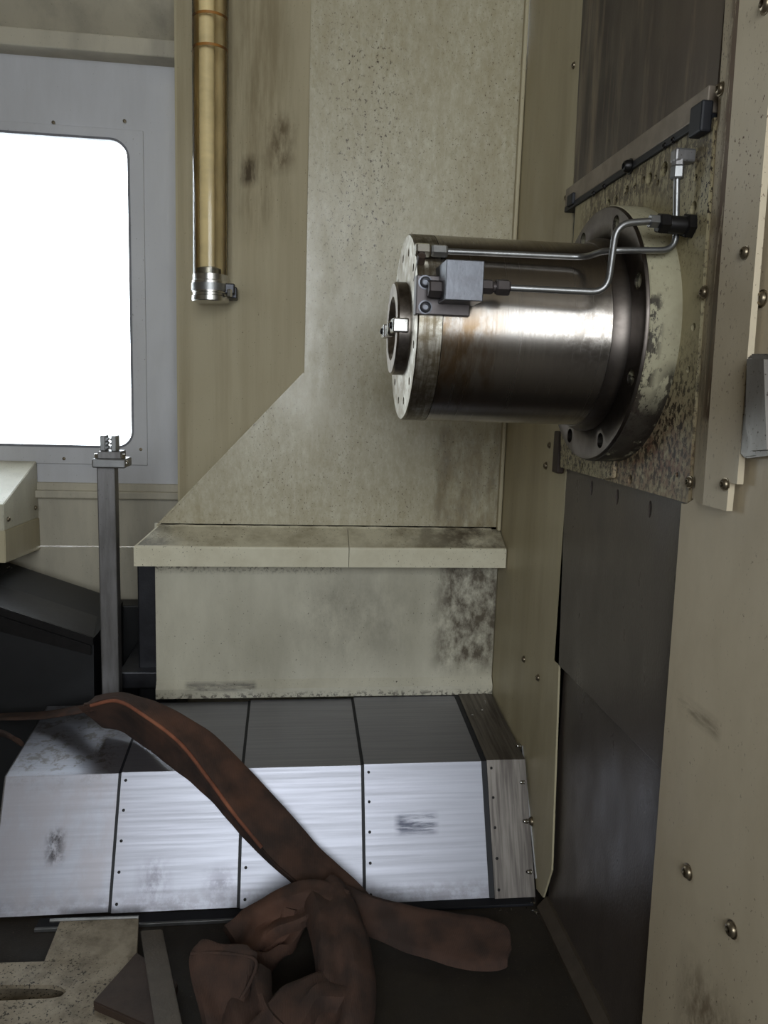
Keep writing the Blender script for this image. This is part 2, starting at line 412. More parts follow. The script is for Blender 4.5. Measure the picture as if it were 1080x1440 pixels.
# ================================================================== rear guard: hood plate, ledge, apron
rg = thing('rear_guard', 'cream sheet metal guard with sloping hood plate, ledge and grimy apron behind the covers', 'guard', (.11,2.0,.30))
obj('hood_plate', prism([(.037,2.0,2.42),(XR-.002,2.0,2.42),(XR-.002,2.0,.752),(-.327,2.0,.752),(.036,2.0,1.143)], (0,.006,0), .0012), 'cream_back', rg)
fl = (Vector((.036,0,1.143))-Vector((-.327,0,.752))).normalized()
obj('hood_flange', prism([(.036,1.998,1.143),(-.327,1.998,.752),(-.331,1.998,.755),(.032,1.998,1.147)], (0,.012,0)), 'cream_back', rg)
obj('corner_flange', box((XR-.012,1.984,.752), (XR-.002,2.0,2.42), .003), 'cream_strip', rg)
xs = PY(490,760,1.95).x
def ledge(sec, x0, x1, fx0, fx1):
    bm = bmesh.new(); L = []
    for xa, xf in ((x0,fx0),(x1,fx1)):
        L.append([bm.verts.new((xa+(xf-xa)*(2.0-y)/.08, y, z)) for y, z in sec])
    n = len(sec)
    for i in range(n): bm.faces.new((L[0][i],L[0][(i+1)%n],L[1][(i+1)%n],L[1][i]))
    bm.faces.new(L[0]); bm.faces.new(L[1][::-1]); return bm
TOPS = [(2.0,.754),(1.924,.717),(1.926,.712),(2.0,.748)]
LIPS = [(1.9245,.718),(1.921,.7165),(1.919,.712),(1.919,.667),(1.925,.667),(1.927,.712)]
for xa, xb_, xfa in ((-.327, xs-.0008, -.371), (xs+.0008, XR-.003, xs+.0008)):
    lo_ = obj('ledge', ledge(TOPS, xa, xb_, xfa, xb_), 'cream_ledge', rg)
    obj('ledge_lip', ledge(LIPS, xa, xb_, xfa, xb_), 'cream_lip', lo_)
obj('ledge_end', prism([(-.327,2.0,.754),(-.371,1.92,.716),(-.371,1.92,.668),(-.327,2.0,.69)], (.004,0,0)), 'cream_lip', rg)
obj('apron', prism([(0,2.0,.76),(0,2.0,.345),(0,1.985,.325),(0,1.985,.300),(0,1.991,.300),(0,1.992,.328),(0,2.006,.347),(0,2.006,.76)], (XR-.002+.335,0,0)), 'cream_apron', rg).location.x -= .335
for o in rg.children:
    if o.name.startswith('apron'): pass
obj('weld_bead', tube([(x, 1.9995, .7545+.0006*math.sin(x*90)) for x in [(-.325+i*.02) for i in range(44)]], .003, 6), 'cream_ledge', rg, 40)

# angled side sheet left of the hood, carrying the lamp
sx0, sy0 = PY(250,300,2.25).x, 2.25
sg = thing('side_guard', 'tan streaked cream sheet metal panel behind the tubular lamp', 'panel', (-.13,2.1,.70))
dx = Vector((sx0-.037, sy0-2.006, 0)).normalized(); nn = Vector((-dx.y, dx.x, 0)); nn = -nn if nn.y > 0 else nn
obj('sheet', prism([(.037,2.007,.75),(sx0,sy0,.75),(sx0,sy0,2.42),(.037,2.007,2.42)], -nn*.004), 'cream_side', sg)
obj('edge_flange', prism([(sx0,sy0,.75),(sx0-.006,sy0+.003,.75),(sx0-.006,sy0+.003,2.42),(sx0,sy0,2.42)], (.002,.16,0)), 'cream_strip', sg)

# dark column beside the apron
sc = thing('support_column', 'dark grey steel support column beside the left end of the apron', 'column', (-.36,2.15,0))
xl = PY(194,880,2.10).x
obj('column_face', box((xl,2.10,.0), (-.30,2.35,.655), .004), 'dark_steel', sc)
obj('rear_shade_box', box((PY(150,860,2.38).x,2.38,0), (xl+.02,2.46,PY(180,852,2.38).z), .004), 'black', sc)  # black box added in place of the shadow between post and column
obj('base_plate', box((xl-.045,2.06,.30), (-.32,2.36,.345), .003), 'dark_steel', sc)

# ================================================================== right side: cream strip, dark plates, spindle plate, front panel
st = thing('side_strip', 'narrow cream side panel with screws between hood and dark plates', 'panel', (XR,1.75,.3))
P2 = [(XR,2.02,2.42),(XR,1.625,2.42),(XR,1.61,1.75),(XR,1.585,1.30),(XR,1.535,.96),(XR,1.500,.556),(XR,1.462,.12),(XR,1.500,.03),(XR,1.545,.02),(XR,1.690,.262),(XR,1.985,.295),(XR,2.02,.295)]
obj('sheet', prism(P2, (.004,0,0)), 'cream_strip', st)
for uu, vv, r in ((807,92,.006),(797,278,.006),(773,626,.006),(768,655,.007),(737,927,.007),(757,953,.007),(748,1155,.009)):
    bolt(st, PX(uu,vv,XR), (-1,0,0), r, 'bolt')
obj('edge_seal', prism([(XR-.003,1.700,.285),(XR-.003,1.545,.045),(XR-.003,1.556,.040),(XR-.003,1.712,.28)], (.007,0,0)), 'grey_steel', st)
for k, (uu, vv) in enumerate(((731,1049),(736,1100),(741,1155),(746,1226),(742,1262))):
    bolt(st, CAM+(PX(uu,vv,XR-.003)-CAM)*.985, (-1,-.3,.2), .0045, 'bright_steel', 'seal_screw', True, .010)

sp = thing('spindle_plate', 'cream painted square mounting plate, speckled with rust, behind the spindle', 'plate', (.60,1.28,.96))
XP = XR-.012
_e0, _e1 = PX(1012,60,.55).y, PX(970,690,.55).y; _zb = PX(1000,712,.535).z
edge = lambda z: _e1+(_e0-_e1)*(z-_zb)/(1.60-_zb) - .001
plate = obj('plate', prism([(XP,edge(.964),.964),(XP,edge(1.473),1.473),(XP,1.545,1.473),(XP,1.545,1.04),(XP,1.535,.964)], (.062,0,0)), 'spindle_plate', sp)
holes = [(828,331,.008),(835,310,.006),(855,288,.010),(866,281,.008),(881,268,.008),(893,262,.005),(905,253,.006),(913,252,.010),(925,257,.005),(934,238,.011),(922,249,.004),(978,250,.005),(975,292,.009),(930,482,.007),(975,460,.006),(968,520,.005),(886,674,.008),(952,668,.004),(818,655,.006)]
cb = None
for uu, vv, r in holes:
    t = lathe(PX(uu,vv,XP)+Vector((-.01,0,0)), (1,0,0), [(0,0),(r,0),(r,.035),(0,.035)], 12)
    cb = t if cb is None else join(cb, t)
cut(plate, cb)
obj('shim', prism([PX(846,648,XP),PX(868,648,XP),PX(866,672,XP),PX(850,674,XP)], (-.006,0,0), .001), 'spindle_plate', sp)

up = thing('upper_slide_plate', 'dark brown streaked slide plate with bolted bottom rail above the spindle', 'plate', (XR,1.33,1.48))
zt = 1.484
obj('sheet', prism([(XR,1.058,zt+.004),(XR,1.598,zt+.004),(XR,1.610,1.75),(XR,1.625,2.42),(XR,1.058,2.42)], (.006,0,0)), 'dark_upper', up)
obj('bottom_rail', box((XR-.016,1.050,zt), (XR+.004,1.597,zt+.034), .002), 'rail_mid', up)
obj('rail_seal', box((XP-.005,1.050,zt-.0115), (XR+.004,1.596,zt), .002), 'rubber', up)
for uu, vv in ((886,234),): bolt(up, PX(uu,vv,XR-.016), (-1,0,0), .010, 'bolt_black', 'rail_bolt', True, .012)
for uu, vv in ((835,272),(850,262),(935,205),(947,197)): bolt(up, PX(uu,vv,XR-.016), (-1,0,0), .0045, 'bolt_black', 'rail_screw')
q = PX(998,165,XR-.01); obj('corner_clip', box((q.x-.018,q.y-.012,q.z-.022), (q.x-.0015,q.y+.022,q.z+.018), .003), 'rubber', up)
q = PX(812,282,XR-.006); obj('corner_clip', box((q.x-.016,q.y-.014,q.z-.010), (q.x-.005,q.y+.018,q.z+.012), .003), 'rubber', up)
gp = thing('way_strip', 'dark blue grey vertical slide way in the gap beside the cream strip', 'rail', (XR+.02,1.59,.9))
obj('way', box((XR+.0035,1.5445,1.03), (XR+.05,1.606,1.47), .001), 'way_steel', gp)
obj('way_block', box((XP-.003,1.5445,.950), (XR+.0005,1.578,1.036), .003), 'rubbed_brown', gp)

lp = thing('lower_slide_plate', 'dark grey slide plate with slotted top edge below the spindle', 'plate', (XR,1.27,.55))
pl = obj('sheet', box((XR,1.00,.556), (XR+.008,1.528,.962), .001), 'dark_lower', lp)
cb = None
for uu, vv in ((832,686),(868,699),(914,716)):
    q = PX(uu,vv,XR)
    t = prism([(XR-.01,q.y+.006*math.cos(a),q.z+.014*math.sin(a)) for a in [i*math.pi/6 for i in range(12)]], (.03,0,0))
    cb = t if cb is None else join(cb, t)
cut(pl, cb)
bp = thing('bottom_slide_plate', 'darker brown slide plate tucked under the grey plate, down to the bed', 'plate', (XR+.01,1.27,0))
obj('sheet', box((XR+.012,.95,.0), (XR+.020,1.50,.575)), 'dark_lower', bp)
tr = obj('floor_rail', prism([(XR-.012,1.50,0),(XR+.014,1.50,0),(XR+.014,1.50,.032),(XR+.006,1.50,.032),(XR-.012,1.50,.010)], (0,-.75,0)), 'rail_dark')
tag(tr, 'dull grey steel rail along the bed at the foot of the dark plates', 'rail')

XF = .545
fp = thing('front_panel', 'large cream door-side panel with bolts beside the dark plates', 'panel', (XF,.6,0))
obj('sheet', prism([(XF,1.028,.962),(XF,1.003,.0),(XF,-.3,.0),(XF,-.3,2.42),(XF,.985,2.42),(XF,.985,.975),(XF,1.01,.962)], (.012,0,0), .002), 'cream_right', fp)
obj('return_edge', prism([(XF+.001,1.028,.962),(XF+.001,1.003,0),(XF+.001,.999,0),(XF+.001,1.024,.962)], (.0145,0,0)), 'cream_right', fp)
for uu, vv, r in ((968,1226,.009),(1030,1307,.009),(1072,420,.0085)):
    bolt(fp, PX(uu,vv,XF), (-1,0,0), r, 'bolt', 'bolt')
an = thing('cover_strip', 'cream folded cover strip with rusty chipped edge and screws', 'strip', (XF,1.0,.93))
YF = PX(1050,300,.535).y
zb = PX(1000,712,.535).z
ztop = 2.42
fold = PX(1030,400,.53).y
def xz(u, v): return PX(u, v, .53)
ya0, ya1 = PX(1012,60,.55).y, PX(970,690,.55).y       # outer (far) edge
yb0, yb1 = PX(1034,60,.532).y, PX(990,690,.532).y     # fold
yc0, yc1 = PX(1085,60,.532).y, PX(1036,690,.532).y    # near edge
ze = .985
def lerp(a, b, z): t = (z-zb)/(1.60-zb); return b+(a-b)*t
for nm, (fa, fb), (xa, xb) in (('narrow_face', (('a'),('b')), (.553,.532)), ('wide_face', (('b'),('c')), (.532,.532))):
    Y = {'a': lambda z: lerp(ya0,ya1,z), 'b': lambda z: lerp(yb0,yb1,z), 'c': lambda z: lerp(yc0,yc1,z)}
    zz = [zb, 1.3, 1.6, ztop]
    pts = [(xa, Y[fa](z), z) for z in zz] + [(xb, Y[fb](z), z) for z in reversed(zz)]
    if nm == 'wide_face': # stepped bottom corner
        pts = pts[:-1] + [(xb, Y['c'](zb+.03), zb+.035), (xb, Y['c'](zb)+.018, zb+.035), (xb, Y['c'](zb)+.018, zb)]
    obj(nm, prism(pts, (.008,0,0)), 'cream_angle' if nm == 'wide_face' else 'cream_chipped', an)
for uu, vv, r in ((1013,125,.007),(1048,355,.007),(990,411,.007),(970,678,.007),(1020,681,.007),(1078,6,.009)):
    bolt(an, PX(uu,vv,.532 if uu not in (990,970,1013) else .545), (-1,0,0), r, 'bolt')
# grey latch plate
lt = thing('latch_plate', 'grey angular latch block bolted on the cream front panel', 'latch', (XF,.87,1.1))
pts = [PX(u,v,XF) for u, v in ((1052,500),(1090,500),(1100,640),(1060,645),(1038,628),(1036,560))]
obj('base', prism(pts, (-.012,0,0), .002), 'latch_grey', lt)
pts = [PX(u,v,XF-.012) for u, v in ((1062,498),(1095,498),(1100,640),(1068,642),(1060,600))]
obj('raised_face', prism(pts, (-.014,0,0), .006), 'latch_grey', lt)
bolt(lt, PX(1056,512,XF-.012), (-1,0,0), .005, 'bolt_black', 'screw')

# ================================================================== spindle
AY, AZ, R = 1.28, 1.2045, .1455
X0 = .180; XFL = .497
sd = thing('spindle_unit', 'polished steel spindle cylinder with painted flange projecting from the mounting plate', 'spindle', (XR+.02,AY,AZ))
A = (-1,0,0)
def L(prof, seg=96):   # prof by world x
    return lathe((0,AY,AZ), (1,0,0), prof and [(r, x) for r, x in prof], seg)
fb = obj('flange', L([(0,XFL+.004),(.10,XFL+.004),(.10,XFL),(.200,XFL),(.205,XFL+.005),(.205,XP+.004),(0,XP+.004)]), 'flange_paint', sd, 35)
fface = obj('flange_face', L([(.148,XFL-.0015),(.2015,XFL-.0015),(.2035,XFL+.0015),(.2035,XFL+.004),(.148,XFL+.004),(.148,XFL-.0015)]), 'flange_face', sd, 35)
obj('body', L([(0,X0+.037),(R,X0+.037),(R,XFL-.028),(R+.001,XFL-.026),(R+.002,XFL-.020),(R+.008,XFL-.012),(R+.008,XFL),(0,XFL)]), 'body', sd, 30)
obj('collar', L([(R-.01,XFL-.0262),(R+.0025,XFL-.0262),(R+.0095,XFL-.0125),(R+.0095,XFL-.001),(R-.01,XFL-.001)]), 'flange_face', sd, 30)
cap = obj('end_cap', L([(0,X0+.036),(R,X0+.036),(R,X0+.002),(R-.002,X0),(.060,X0),(0,X0)]), 'cap', sd, 30)
cb = None
for k in range(12):
    a = math.radians(15+30*k); p = Vector((X0-.01, AY+.118*math.cos(a), AZ+.118*math.sin(a)))
    t = lathe(p, (1,0,0), [(0,0),(.0062,0),(.0062,.024),(0,.024)], 12); cb = t if cb is None else join(cb, t)
cut(cap, cb)
obj('nose_ring', L([(.040,X0+.001),(.073,X0+.001),(.073,X0-.016),(.070,X0-.019),(.050,X0-.019),(.034,X0+.02),(.03,X0+.02)]), 'nose', sd, 30)
obj('nose_bore', L([(.049,X0-.012),(.030,X0+.05),(0,X0+.05)], 48), 'nose', sd, 30)
for sg_ in (-1, 1):
    y0, y1 = sorted((AY+sg_*.046, AY+sg_*.0755))
    k = obj('drive_key', box((X0-.027,y0,AZ-.011), (X0-.002,y1,AZ+.011), .0025), 'bright_steel', sd)
    bolt(k, (X0-.027,(y0+y1)/2,AZ), A, .005, 'bolt_black', 'key_screw')
obj('pull_stud', L([(0,X0-.026),(.010,X0-.026),(.012,X0-.023),(.012,X0-.008),(.018,X0-.004),(.018,X0+.03),(0,X0+.03)], 32), 'bright_steel', sd, 30)
# flange bolts in counterbores
cb = None
bolts = []
for k in range(8):
    a = math.radians(22.5+45*k); p = Vector((XFL, AY+.181*math.cos(a), AZ+.181*math.sin(a)))
    bolts.append(p); t = lathe(p+Vector((-.006,0,0)), (1,0,0), [(0,0),(.0125,0),(.0125,.022),(0,.022)], 18); cb = t if cb is None else join(cb, t)
c2 = cb.copy(); cut(fface, cb); cut(fb, c2)
for p in bolts:
    bolt(sd, p+Vector((.015,0,0)), A, .0085, 'bolt_black', 'flange_bolt', True, .009)
for uu, vv in ((857,545),(845,582)):
    q = PY(uu,vv,AY-.11); dv = Vector((0,q.y-AY,q.z-AZ)).normalized(); q = Vector((q.x,AY,AZ))+dv*(R+.0005)
    bolt(sd, q, dv, .0045, 'bright_steel', 'plug_screw')

# ---- valve block with base plate and fittings
vb = thing('valve_block', 'square grey steel hydraulic block with socket screws on the spindle cylinder', 'block', (.23,1.12,1.2))
b0 = PY(585,387,1.135); b1 = PY(640,445,1.135)
obj('base_plate', box((b0.x,1.128,b1.z), (b1.x+.02,1.150,b0.z), .0015), 'oxide', vb)
for uu, vv in ((598,397),(598,432)):
    q = PY(uu,vv,1.128); k = bolt(vb, q, (0,-1,0), .0080, 'block_steel', 'socket_screw', True, .006)
f0 = PY(628,364,1.078); f1 = PY(679,424,1.078)
obj('block', box((f0.x,1.078,f1.z), (f1.x,1.158,f0.z), .0012), 'block_steel', vb)
zf = PY(617,405,1.10).z
hexnut((f0.x-.018,1.112,zf), (f0.x+.002,1.112,zf), .0125, 'oxide', vb, 'hex_fitting')

# ---- pipes
zB = PY(700,404,1.10).z
pb = thing('hydraulic_pipe', 'lower bent steel hydraulic pipe from the valve block to the dark fitting', 'pipe', (f1.x,1.10,zB))
def X_at(u, v, Y): return PY(u, v, Y).x
xb = X_at(860,380,1.075); zt2 = PY(862,312,1.06).z
hexnut((f1.x-.001,1.10,zB), (f1.x+.018,1.10,zB), .0105, 'oxide', pb)
obj('fitting_neck', lathe((f1.x+.016,1.10,zB), (1,0,0), [(0,0),(.0075,0),(.0075,.008),(0,.008)], 14), 'oxide', pb, 40)
hexnut((f1.x+.022,1.10,zB), (f1.x+.042,1.10,zB), .0115, 'oxide', pb)
e = PX(918,311,.515)
e = Vector((.522, 1.065, PX(918,311,.522).z)); e = PY(915,311,1.07)
obj('pipe', tube(rounded([(f1.x+.04,1.10,zB),(xb,1.085,zB-.002),(xb,1.07,zt2),(e.x,1.07,e.z)], .024, 8), .0048), 'grey_steel', pb, 60)
hexnut(e+Vector((-.002,0,0)), e+Vector((.012,0,0)), .0095, 'grey_steel', pb)
el = thing('pipe_elbow', 'dark oily pipe elbow block on the mounting plate beside the flange top', 'fitting', (e.x+.03,1.08,e.z))
hexnut((e.x+.010,1.07,e.z-.002), (e.x+.026,1.07,e.z-.002), .014, 'bolt_black', el, 'union_nut')
obj('elbow_body', lathe((e.x+.022,1.07,e.z-.003), (1,0,0), [(0,0),(.011,0),(.012,.004),(.012,XP-e.x-.02),(0,XP-e.x-.02)], 20), 'bolt_black', el, 40)
hexnut((XP-.012,1.07,e.z-.003), (XP+.001,1.07,e.z-.003), .017, 'bolt_black', el, 'flange_nut')

zA = PY(600,352,1.165).z
pa = thing('hydraulic_pipe', 'upper long steel hydraulic pipe rising to the elbow under the dark plate', 'pipe', (.2,1.16,zA))
xa0 = X_at(584,352,1.165); xa1 = X_at(606,352,1.165); xa2 = X_at(629,352,1.165)
hexnut((xa0,1.165,zA), (xa1-.001,1.165,zA), .0105, 'bright_steel', pa, 'banjo_nut')
obj('banjo_stem', lathe((xa0+.008,1.165,zA-.02), (0,.75,-.66), [(0,-.016),(.006,-.016),(.006,.03),(0,.03)], 14), 'rubbed_brown', pa, 40)
hexnut((xa1,1.165,zA), (xa2,1.165,zA), .0095, 'grey_steel', pa)
j0 = PY(822,362,1.16); j1 = PY(852,352,1.085); 
zw = j1.z
pe = PY(950,352,1.085); ptop = PY(952,248,1.085)
obj('pipe', tube(rounded([(xa2-.004,1.165,zA),(j0.x,1.16,j0.z),(j1.x,1.085,zw),(pe.x,1.085,pe.z),(ptop.x,1.085,ptop.z)], .022, 8), .0046), 'grey_steel', pa, 60)
hexnut(ptop+Vector((0,0,-.004)), ptop+Vector((0,0,.014)), .0095, 'grey_steel', pa)
et = thing('pipe_elbow', 'grey painted pipe elbow with union nut right under the dark plate rail', 'fitting', (ptop.x,1.085,ptop.z+.02))
hexnut(ptop+Vector((0,0,.013)), ptop+Vector((0,0,.022)), .0085, 'post', et)
obj('elbow_body', box((ptop.x-.008,1.077,ptop.z+.018), (XP+.002,1.095,ptop.z+.036), .003), 'post', et)

# ================================================================== telescopic covers on the bed
seams = [-.605, -.358, -.0915, .179, .464, XR-.004]
labels = ['leftmost cover segment, its pale stained top crossed by the sling hump', 'pale steel telescopic cover segment passing under the hump of the brown sling',
          'steel telescopic cover segment half hidden behind the diagonal brown sling', 'bright clean steel telescopic cover segment with a dark scuff mark in its middle', 'narrow dull grey end segment of the telescopic cover against the cream strip']
labels[0] = 'soiled telescopic cover segment with pale stained top at the end beside the square post'
for k in range(5):
    x0, x1 = seams[k], seams[k+1]; dz = .004*k; ov = .03 if k < 4 else 0
    c = thing('telescopic_cover', labels[k], 'cover', ((x0+x1)/2, 1.6, 0), 'telescopic bed cover segments')
    yb_, zb_ = 1.985, .286+dz; ym, zm = 1.68-dz*.9, .252+dz; yf, zf_ = 1.553-dz, .006
    th = .003
    obj('top_sheet', prism([(x0,yb_,zb_),(x0,ym,zm),(x0,ym+.002,zm-th),(x0,yb_,zb_-th)], (x1-x0+ov,0,0)), 'cover_front' if k < 4 else 'cover_end', c)
    obj('front_sheet', prism([(x0,ym,zm),(x0,yf,zf_),(x0,yf+.004,zf_),(x0,ym+.004,zm-.001)], (x1-x0+ov,0,0)), 'cover_front' if k < 4 else 'cover_end', c)
    if k:
        wp = obj('wiper_lip', prism([(x0,yb_,zb_-.003),(x0,ym+.002,zm-.003),(x0,yf+.003,zf_),(x0,yf+.010,zf_),(x0,ym+.012,zm-.010),(x0,yb_,zb_-.010)], (-.007 if k < 4 else -.012,0,0)), 'rubber', c)
        nrm = Vector((0,-(zm-zf_),(ym-yf))).normalized()
        for j in range(5):
            t = .06+.22*j; p = Vector((x0+.010, ym+(yf-ym)*t, zm+(zf_-zm)*t)); bolt(c, p, nrm, .0026, 'bolt_black', 'rivet', False)
    else:
        obj('end_sheet', prism([(x0,yb_,zb_),(x0,ym,zm),(x0,yf,zf_),(x0,yb_,zf_)], (.003,0,0)), 'cover_end', c)
bk = thing('cover_rail', 'thin dark guide rail along the foot of the steel covers', 'rail', (0,1.54,0))
obj('rail', box((-.50,1.515,0), (XR-.015,1.545,.006), .001), 'rubber', bk)
obj('rail_edge', box((-.50,1.508,0), (.05,1.514,.008), .001), 'grey_steel', bk)

# ================================================================== machine table at lower left
ta = thing('machine_table', 'pale pitted machine table with a long slot and a sloping back plate', 'table', (-.45,1.4,0))
TZ = .03
ob = obj('table_top', prism([PZ(u,v,TZ) for u, v in ((-260,1362),(60,1352),(190,1345),(235,1480),(235,1560),(-260,1560))], (0,0,-.008)), 'table', ta)
sl = [PZ(u,v,TZ) for u, v in ((-200,1384),(70,1385),(86,1388),(93,1394),(86,1401),(70,1404),(-200,1416))]
cut(ob, prism([p+Vector((0,0,.01)) for p in sl], (0,0,-.08)))
obj('table_base', prism([PZ(u,v,TZ)+Vector((0,0,-.022)) for u, v in ((-250,1366),(60,1356),(186,1349),(228,1480),(228,1550),(-250,1550))], (0,0,-.0085)), 'table', ta)
obj('table_rim', prism([PZ(u,v,TZ)+Vector((0,0,-.006)) for u, v in ((60,1352),(190,1345),(235,1480),(235,1560),(228,1550),(228,1480),(186,1350),(60,1357))], (0,0,-.0245)), 'table', ta)
pA, pB, pC, pD = PZ(62,1352,TZ), PZ(192,1345,TZ), PZ(195,1290,.036), PZ(85,1294,.036)
obj('bevel_plate', prism([pA, pB, pC, pD], (0,0,-.012), .001), 'table', ta)
obj('bevel_lip', tube([pD+Vector((-.02,0,0)), pC], .004, 8), 'grey_steel', ta, 40)
obj('plate_foot', prism([(pA.x,pA.y+.004,.024),(pB.x,pB.y+.004,.024),(pC.x,pC.y-.004,.026),(pD.x,pD.y-.004,.026)], (0,0,-.026)), 'table', ta)

# ================================================================== left: guard box, chute, post
gx = -.766
gd = thing('corner_guard', 'cream sloped sheet metal guard box on the window wall', 'guard', (gx-.2,2.35,.6))
sec = [(2.495,.865),(2.20,.772),(2.20,.700),(2.495,.690)]
sec2 = [(2.495,.690),(2.20,.700),(2.195,.612),(2.495,.590)]
obj('sloped_hood', prism([(gx,y,z) for y, z in sec], (-.5,0,0), .002), 'cream_apron', gd)
obj('lower_box', prism([(gx+.002,y,z) for y, z in sec2], (-.5,0,0), .002), 'cream_strip', gd)
for uu, vv in ((12,730),(50,714)): bolt(gd, PX(uu,vv,gx+.002), (1,0,0), .006, 'bolt')

ch = thing('chip_chute', 'black tilted chip chute with ribbed front edge left of the square post', 'chute', (-.7,2.0,0))
a = PY(132,897,2.00); b = PY(-80,828,2.00)
v = (b-a); 
def chp(t, y, dz=0): return Vector((a.x+v.x*t, y, a.z+v.z*t+dz))
xoff = PY(143,830,2.40).x - a.x
obj('top_sheet', prism([chp(0,2.00), chp(.86,2.00), chp(.86,2.40)+Vector((xoff,0,.012)), chp(0,2.40)+Vector((xoff,0,.012))], (0,0,-.006), .001), 'dark_steel', ch)
obj('front_lip', prism([chp(0,2.003,.003), chp(.86,2.003,.003), chp(.86,2.003,-.018), chp(0,2.003,-.018)], (0,-.012,0), .002), 'bolt_black', ch)
obj('front_lip', prism([chp(.02,2.006,-.024), chp(.86,2.006,-.024), chp(.86,2.006,-.07), chp(.02,2.006,-.05)], (0,-.006,0), .002), 'bolt_black', ch)
obj('housing', prism([chp(.01,2.012,-.006), chp(.86,2.012,-.006), Vector((a.x+v.x*.86,2.012,0)), Vector((a.x-.01,2.012,0))], (0,.36,0)), 'black', ch)
#bd = obj('brace', tube([Vector((-.62,1.855,.33)), Vector((-.50,1.855,.42))], .006, 8), 'bolt_black', ch)

po = thing('clamp_post', 'grey square steel post with a toothed clamp on top near the window', 'post', (-.428,2.01,0))
pxl, pxr = PY(139,800,1.994).x, PY(163,800,1.994).x
ptz = PY(152,656,1.975).z
obj('tube', box((pxl,1.994,0), (pxr+.002,2.036,ptz), .003), 'post', po)
t0 = PY(129,650,1.975).x; t1 = PY(176,650,1.975).x
pc = obj('clamp_plate', box((t0,1.974,ptz-.004), (t1,2.056,ptz+.018), .003), 'grey_steel', po)
obj('clamp_block', box((t0+.012,1.981,ptz+.018), (t1-.012,2.046,ptz+.036), .002), 'post', po)
for xx in (t0+.010, t1-.010):
    hexnut((xx,1.991,ptz+.018), (xx,1.991,ptz+.030), .008, 'bright_steel', po)
xm = (t0+t1)/2
for s in (-1, 1):
    obj('jaw', box((xm-.004+s*.013-.006,1.991,ptz+.036), (xm-.004+s*.013+.006,2.036,ptz+.074), .002), 'grey_steel', po)
    for j in range(3): obj('tooth', box((xm-.004+s*.006-.002,1.993,ptz+.042+.010*j), (xm-.004+s*.006+.002,2.031,ptz+.047+.010*j)), 'grey_steel', po)
bolt(po, (t1,1.991,ptz+.008), (1,-.3,0), .006, 'bright_steel', 'clamp_screw')

# ================================================================== tubular work lamp
lx, ly = PY(296,210,2.09).x, 2.09; lr = .0435
la = thing('tube_lamp', 'yellowed tubular machine lamp with steel end clamp hanging on the tan panel', 'lamp', (lx,ly,1.33))
zl = PY(300,388,ly).z; zbm = PY(300,424,ly-.02).z
obj('glass_tube', lathe((lx,ly,zl-.02), (0,0,1), [(lr,0),(lr,2.42-zl)], 40), 'tube_glass', la, 60)
def arc_sheet(r, a0, a1, z0, z1, n=20):
    bm = bmesh.new(); V = []
    for k in range(n+1):
        t = math.radians(a0+(a1-a0)*k/n); V.append([bm.verts.new((lx+rr*math.cos(t), ly+rr*math.sin(t), z)) for rr in (r, r-.0015) for z in (z0, z1)])
    for A_, B_ in zip(V, V[1:]):
        bm.faces.new((A_[0],B_[0],B_[1],A_[1])); bm.faces.new((A_[2],A_[3],B_[3],B_[2]))
        bm.faces.new((A_[0],A_[2],B_[2],B_[0])); bm.faces.new((A_[1],B_[1],B_[3],A_[3]))
    return bm
obj('reflector', arc_sheet(lr-.003, -15, 195, zl-.01, 2.42), 'gold', la, 60)
obj('lamp_bulb', lathe((lx-.008,ly-.006,zl+.015), (0,0,1), [(0,-.01),(.010,-.01),(.019,0),(.019,2.40-zl)], 24), 'old_tube', la, 60)
obj('bulb_socket', lathe((lx-.004,ly-.004,zl-.02), (0,0,1), [(0,0),(.030,0),(.030,.036),(.02,.04),(0,.04)], 24), 'grey_steel', la, 40)
for zz in (PY(300,28,ly).z, PY(300,72,ly).z):
    obj('tube_ring', lathe((lx,ly,zz), (0,0,1), [(lr-.002,-.003),(lr-.0006,-.003),(lr-.0006,.003),(lr-.002,.003)], 40), 'amber', la, 60)
obj('end_cap', lathe((lx,ly,zbm), (0,0,1), [(0,0),(lr+.002,0),(lr+.0035,.002),(lr+.0035,.013),(lr+.001,.015),(lr+.001,.021),(lr+.003,.023),(lr+.003,.050),(lr+.0012,.052),(lr+.0012,.066),(lr-.001,.067)], 40), 'bright_steel', la, 30)
hc = obj('hose_clamp', lathe((lx,ly,zbm+.026), (0,0,1), [(lr+.003,0),(lr+.0046,0),(lr+.0046,.018),(lr+.003,.018)], 40), 'grey_steel', la, 30)
obj('clamp_housing', box((lx+lr-.006,ly-.026,zbm+.02), (lx+lr+.018,ly-.004,zbm+.046), .003), 'dark_steel', la)
hexnut((lx+lr+.006,ly-.03,zbm+.012), (lx+lr+.006,ly-.03,zbm+.03), .007, 'bright_steel', la, 'clamp_screw')
obj('wall_bracket', box((lx+lr-.004,ly-.004,zbm+.012), (lx+lr+.022,2.007+(.037-lx-lr+.004)*(sy0-2.007)/(.037-sx0)+.001,zbm+.04), .002), 'dark_steel', la)

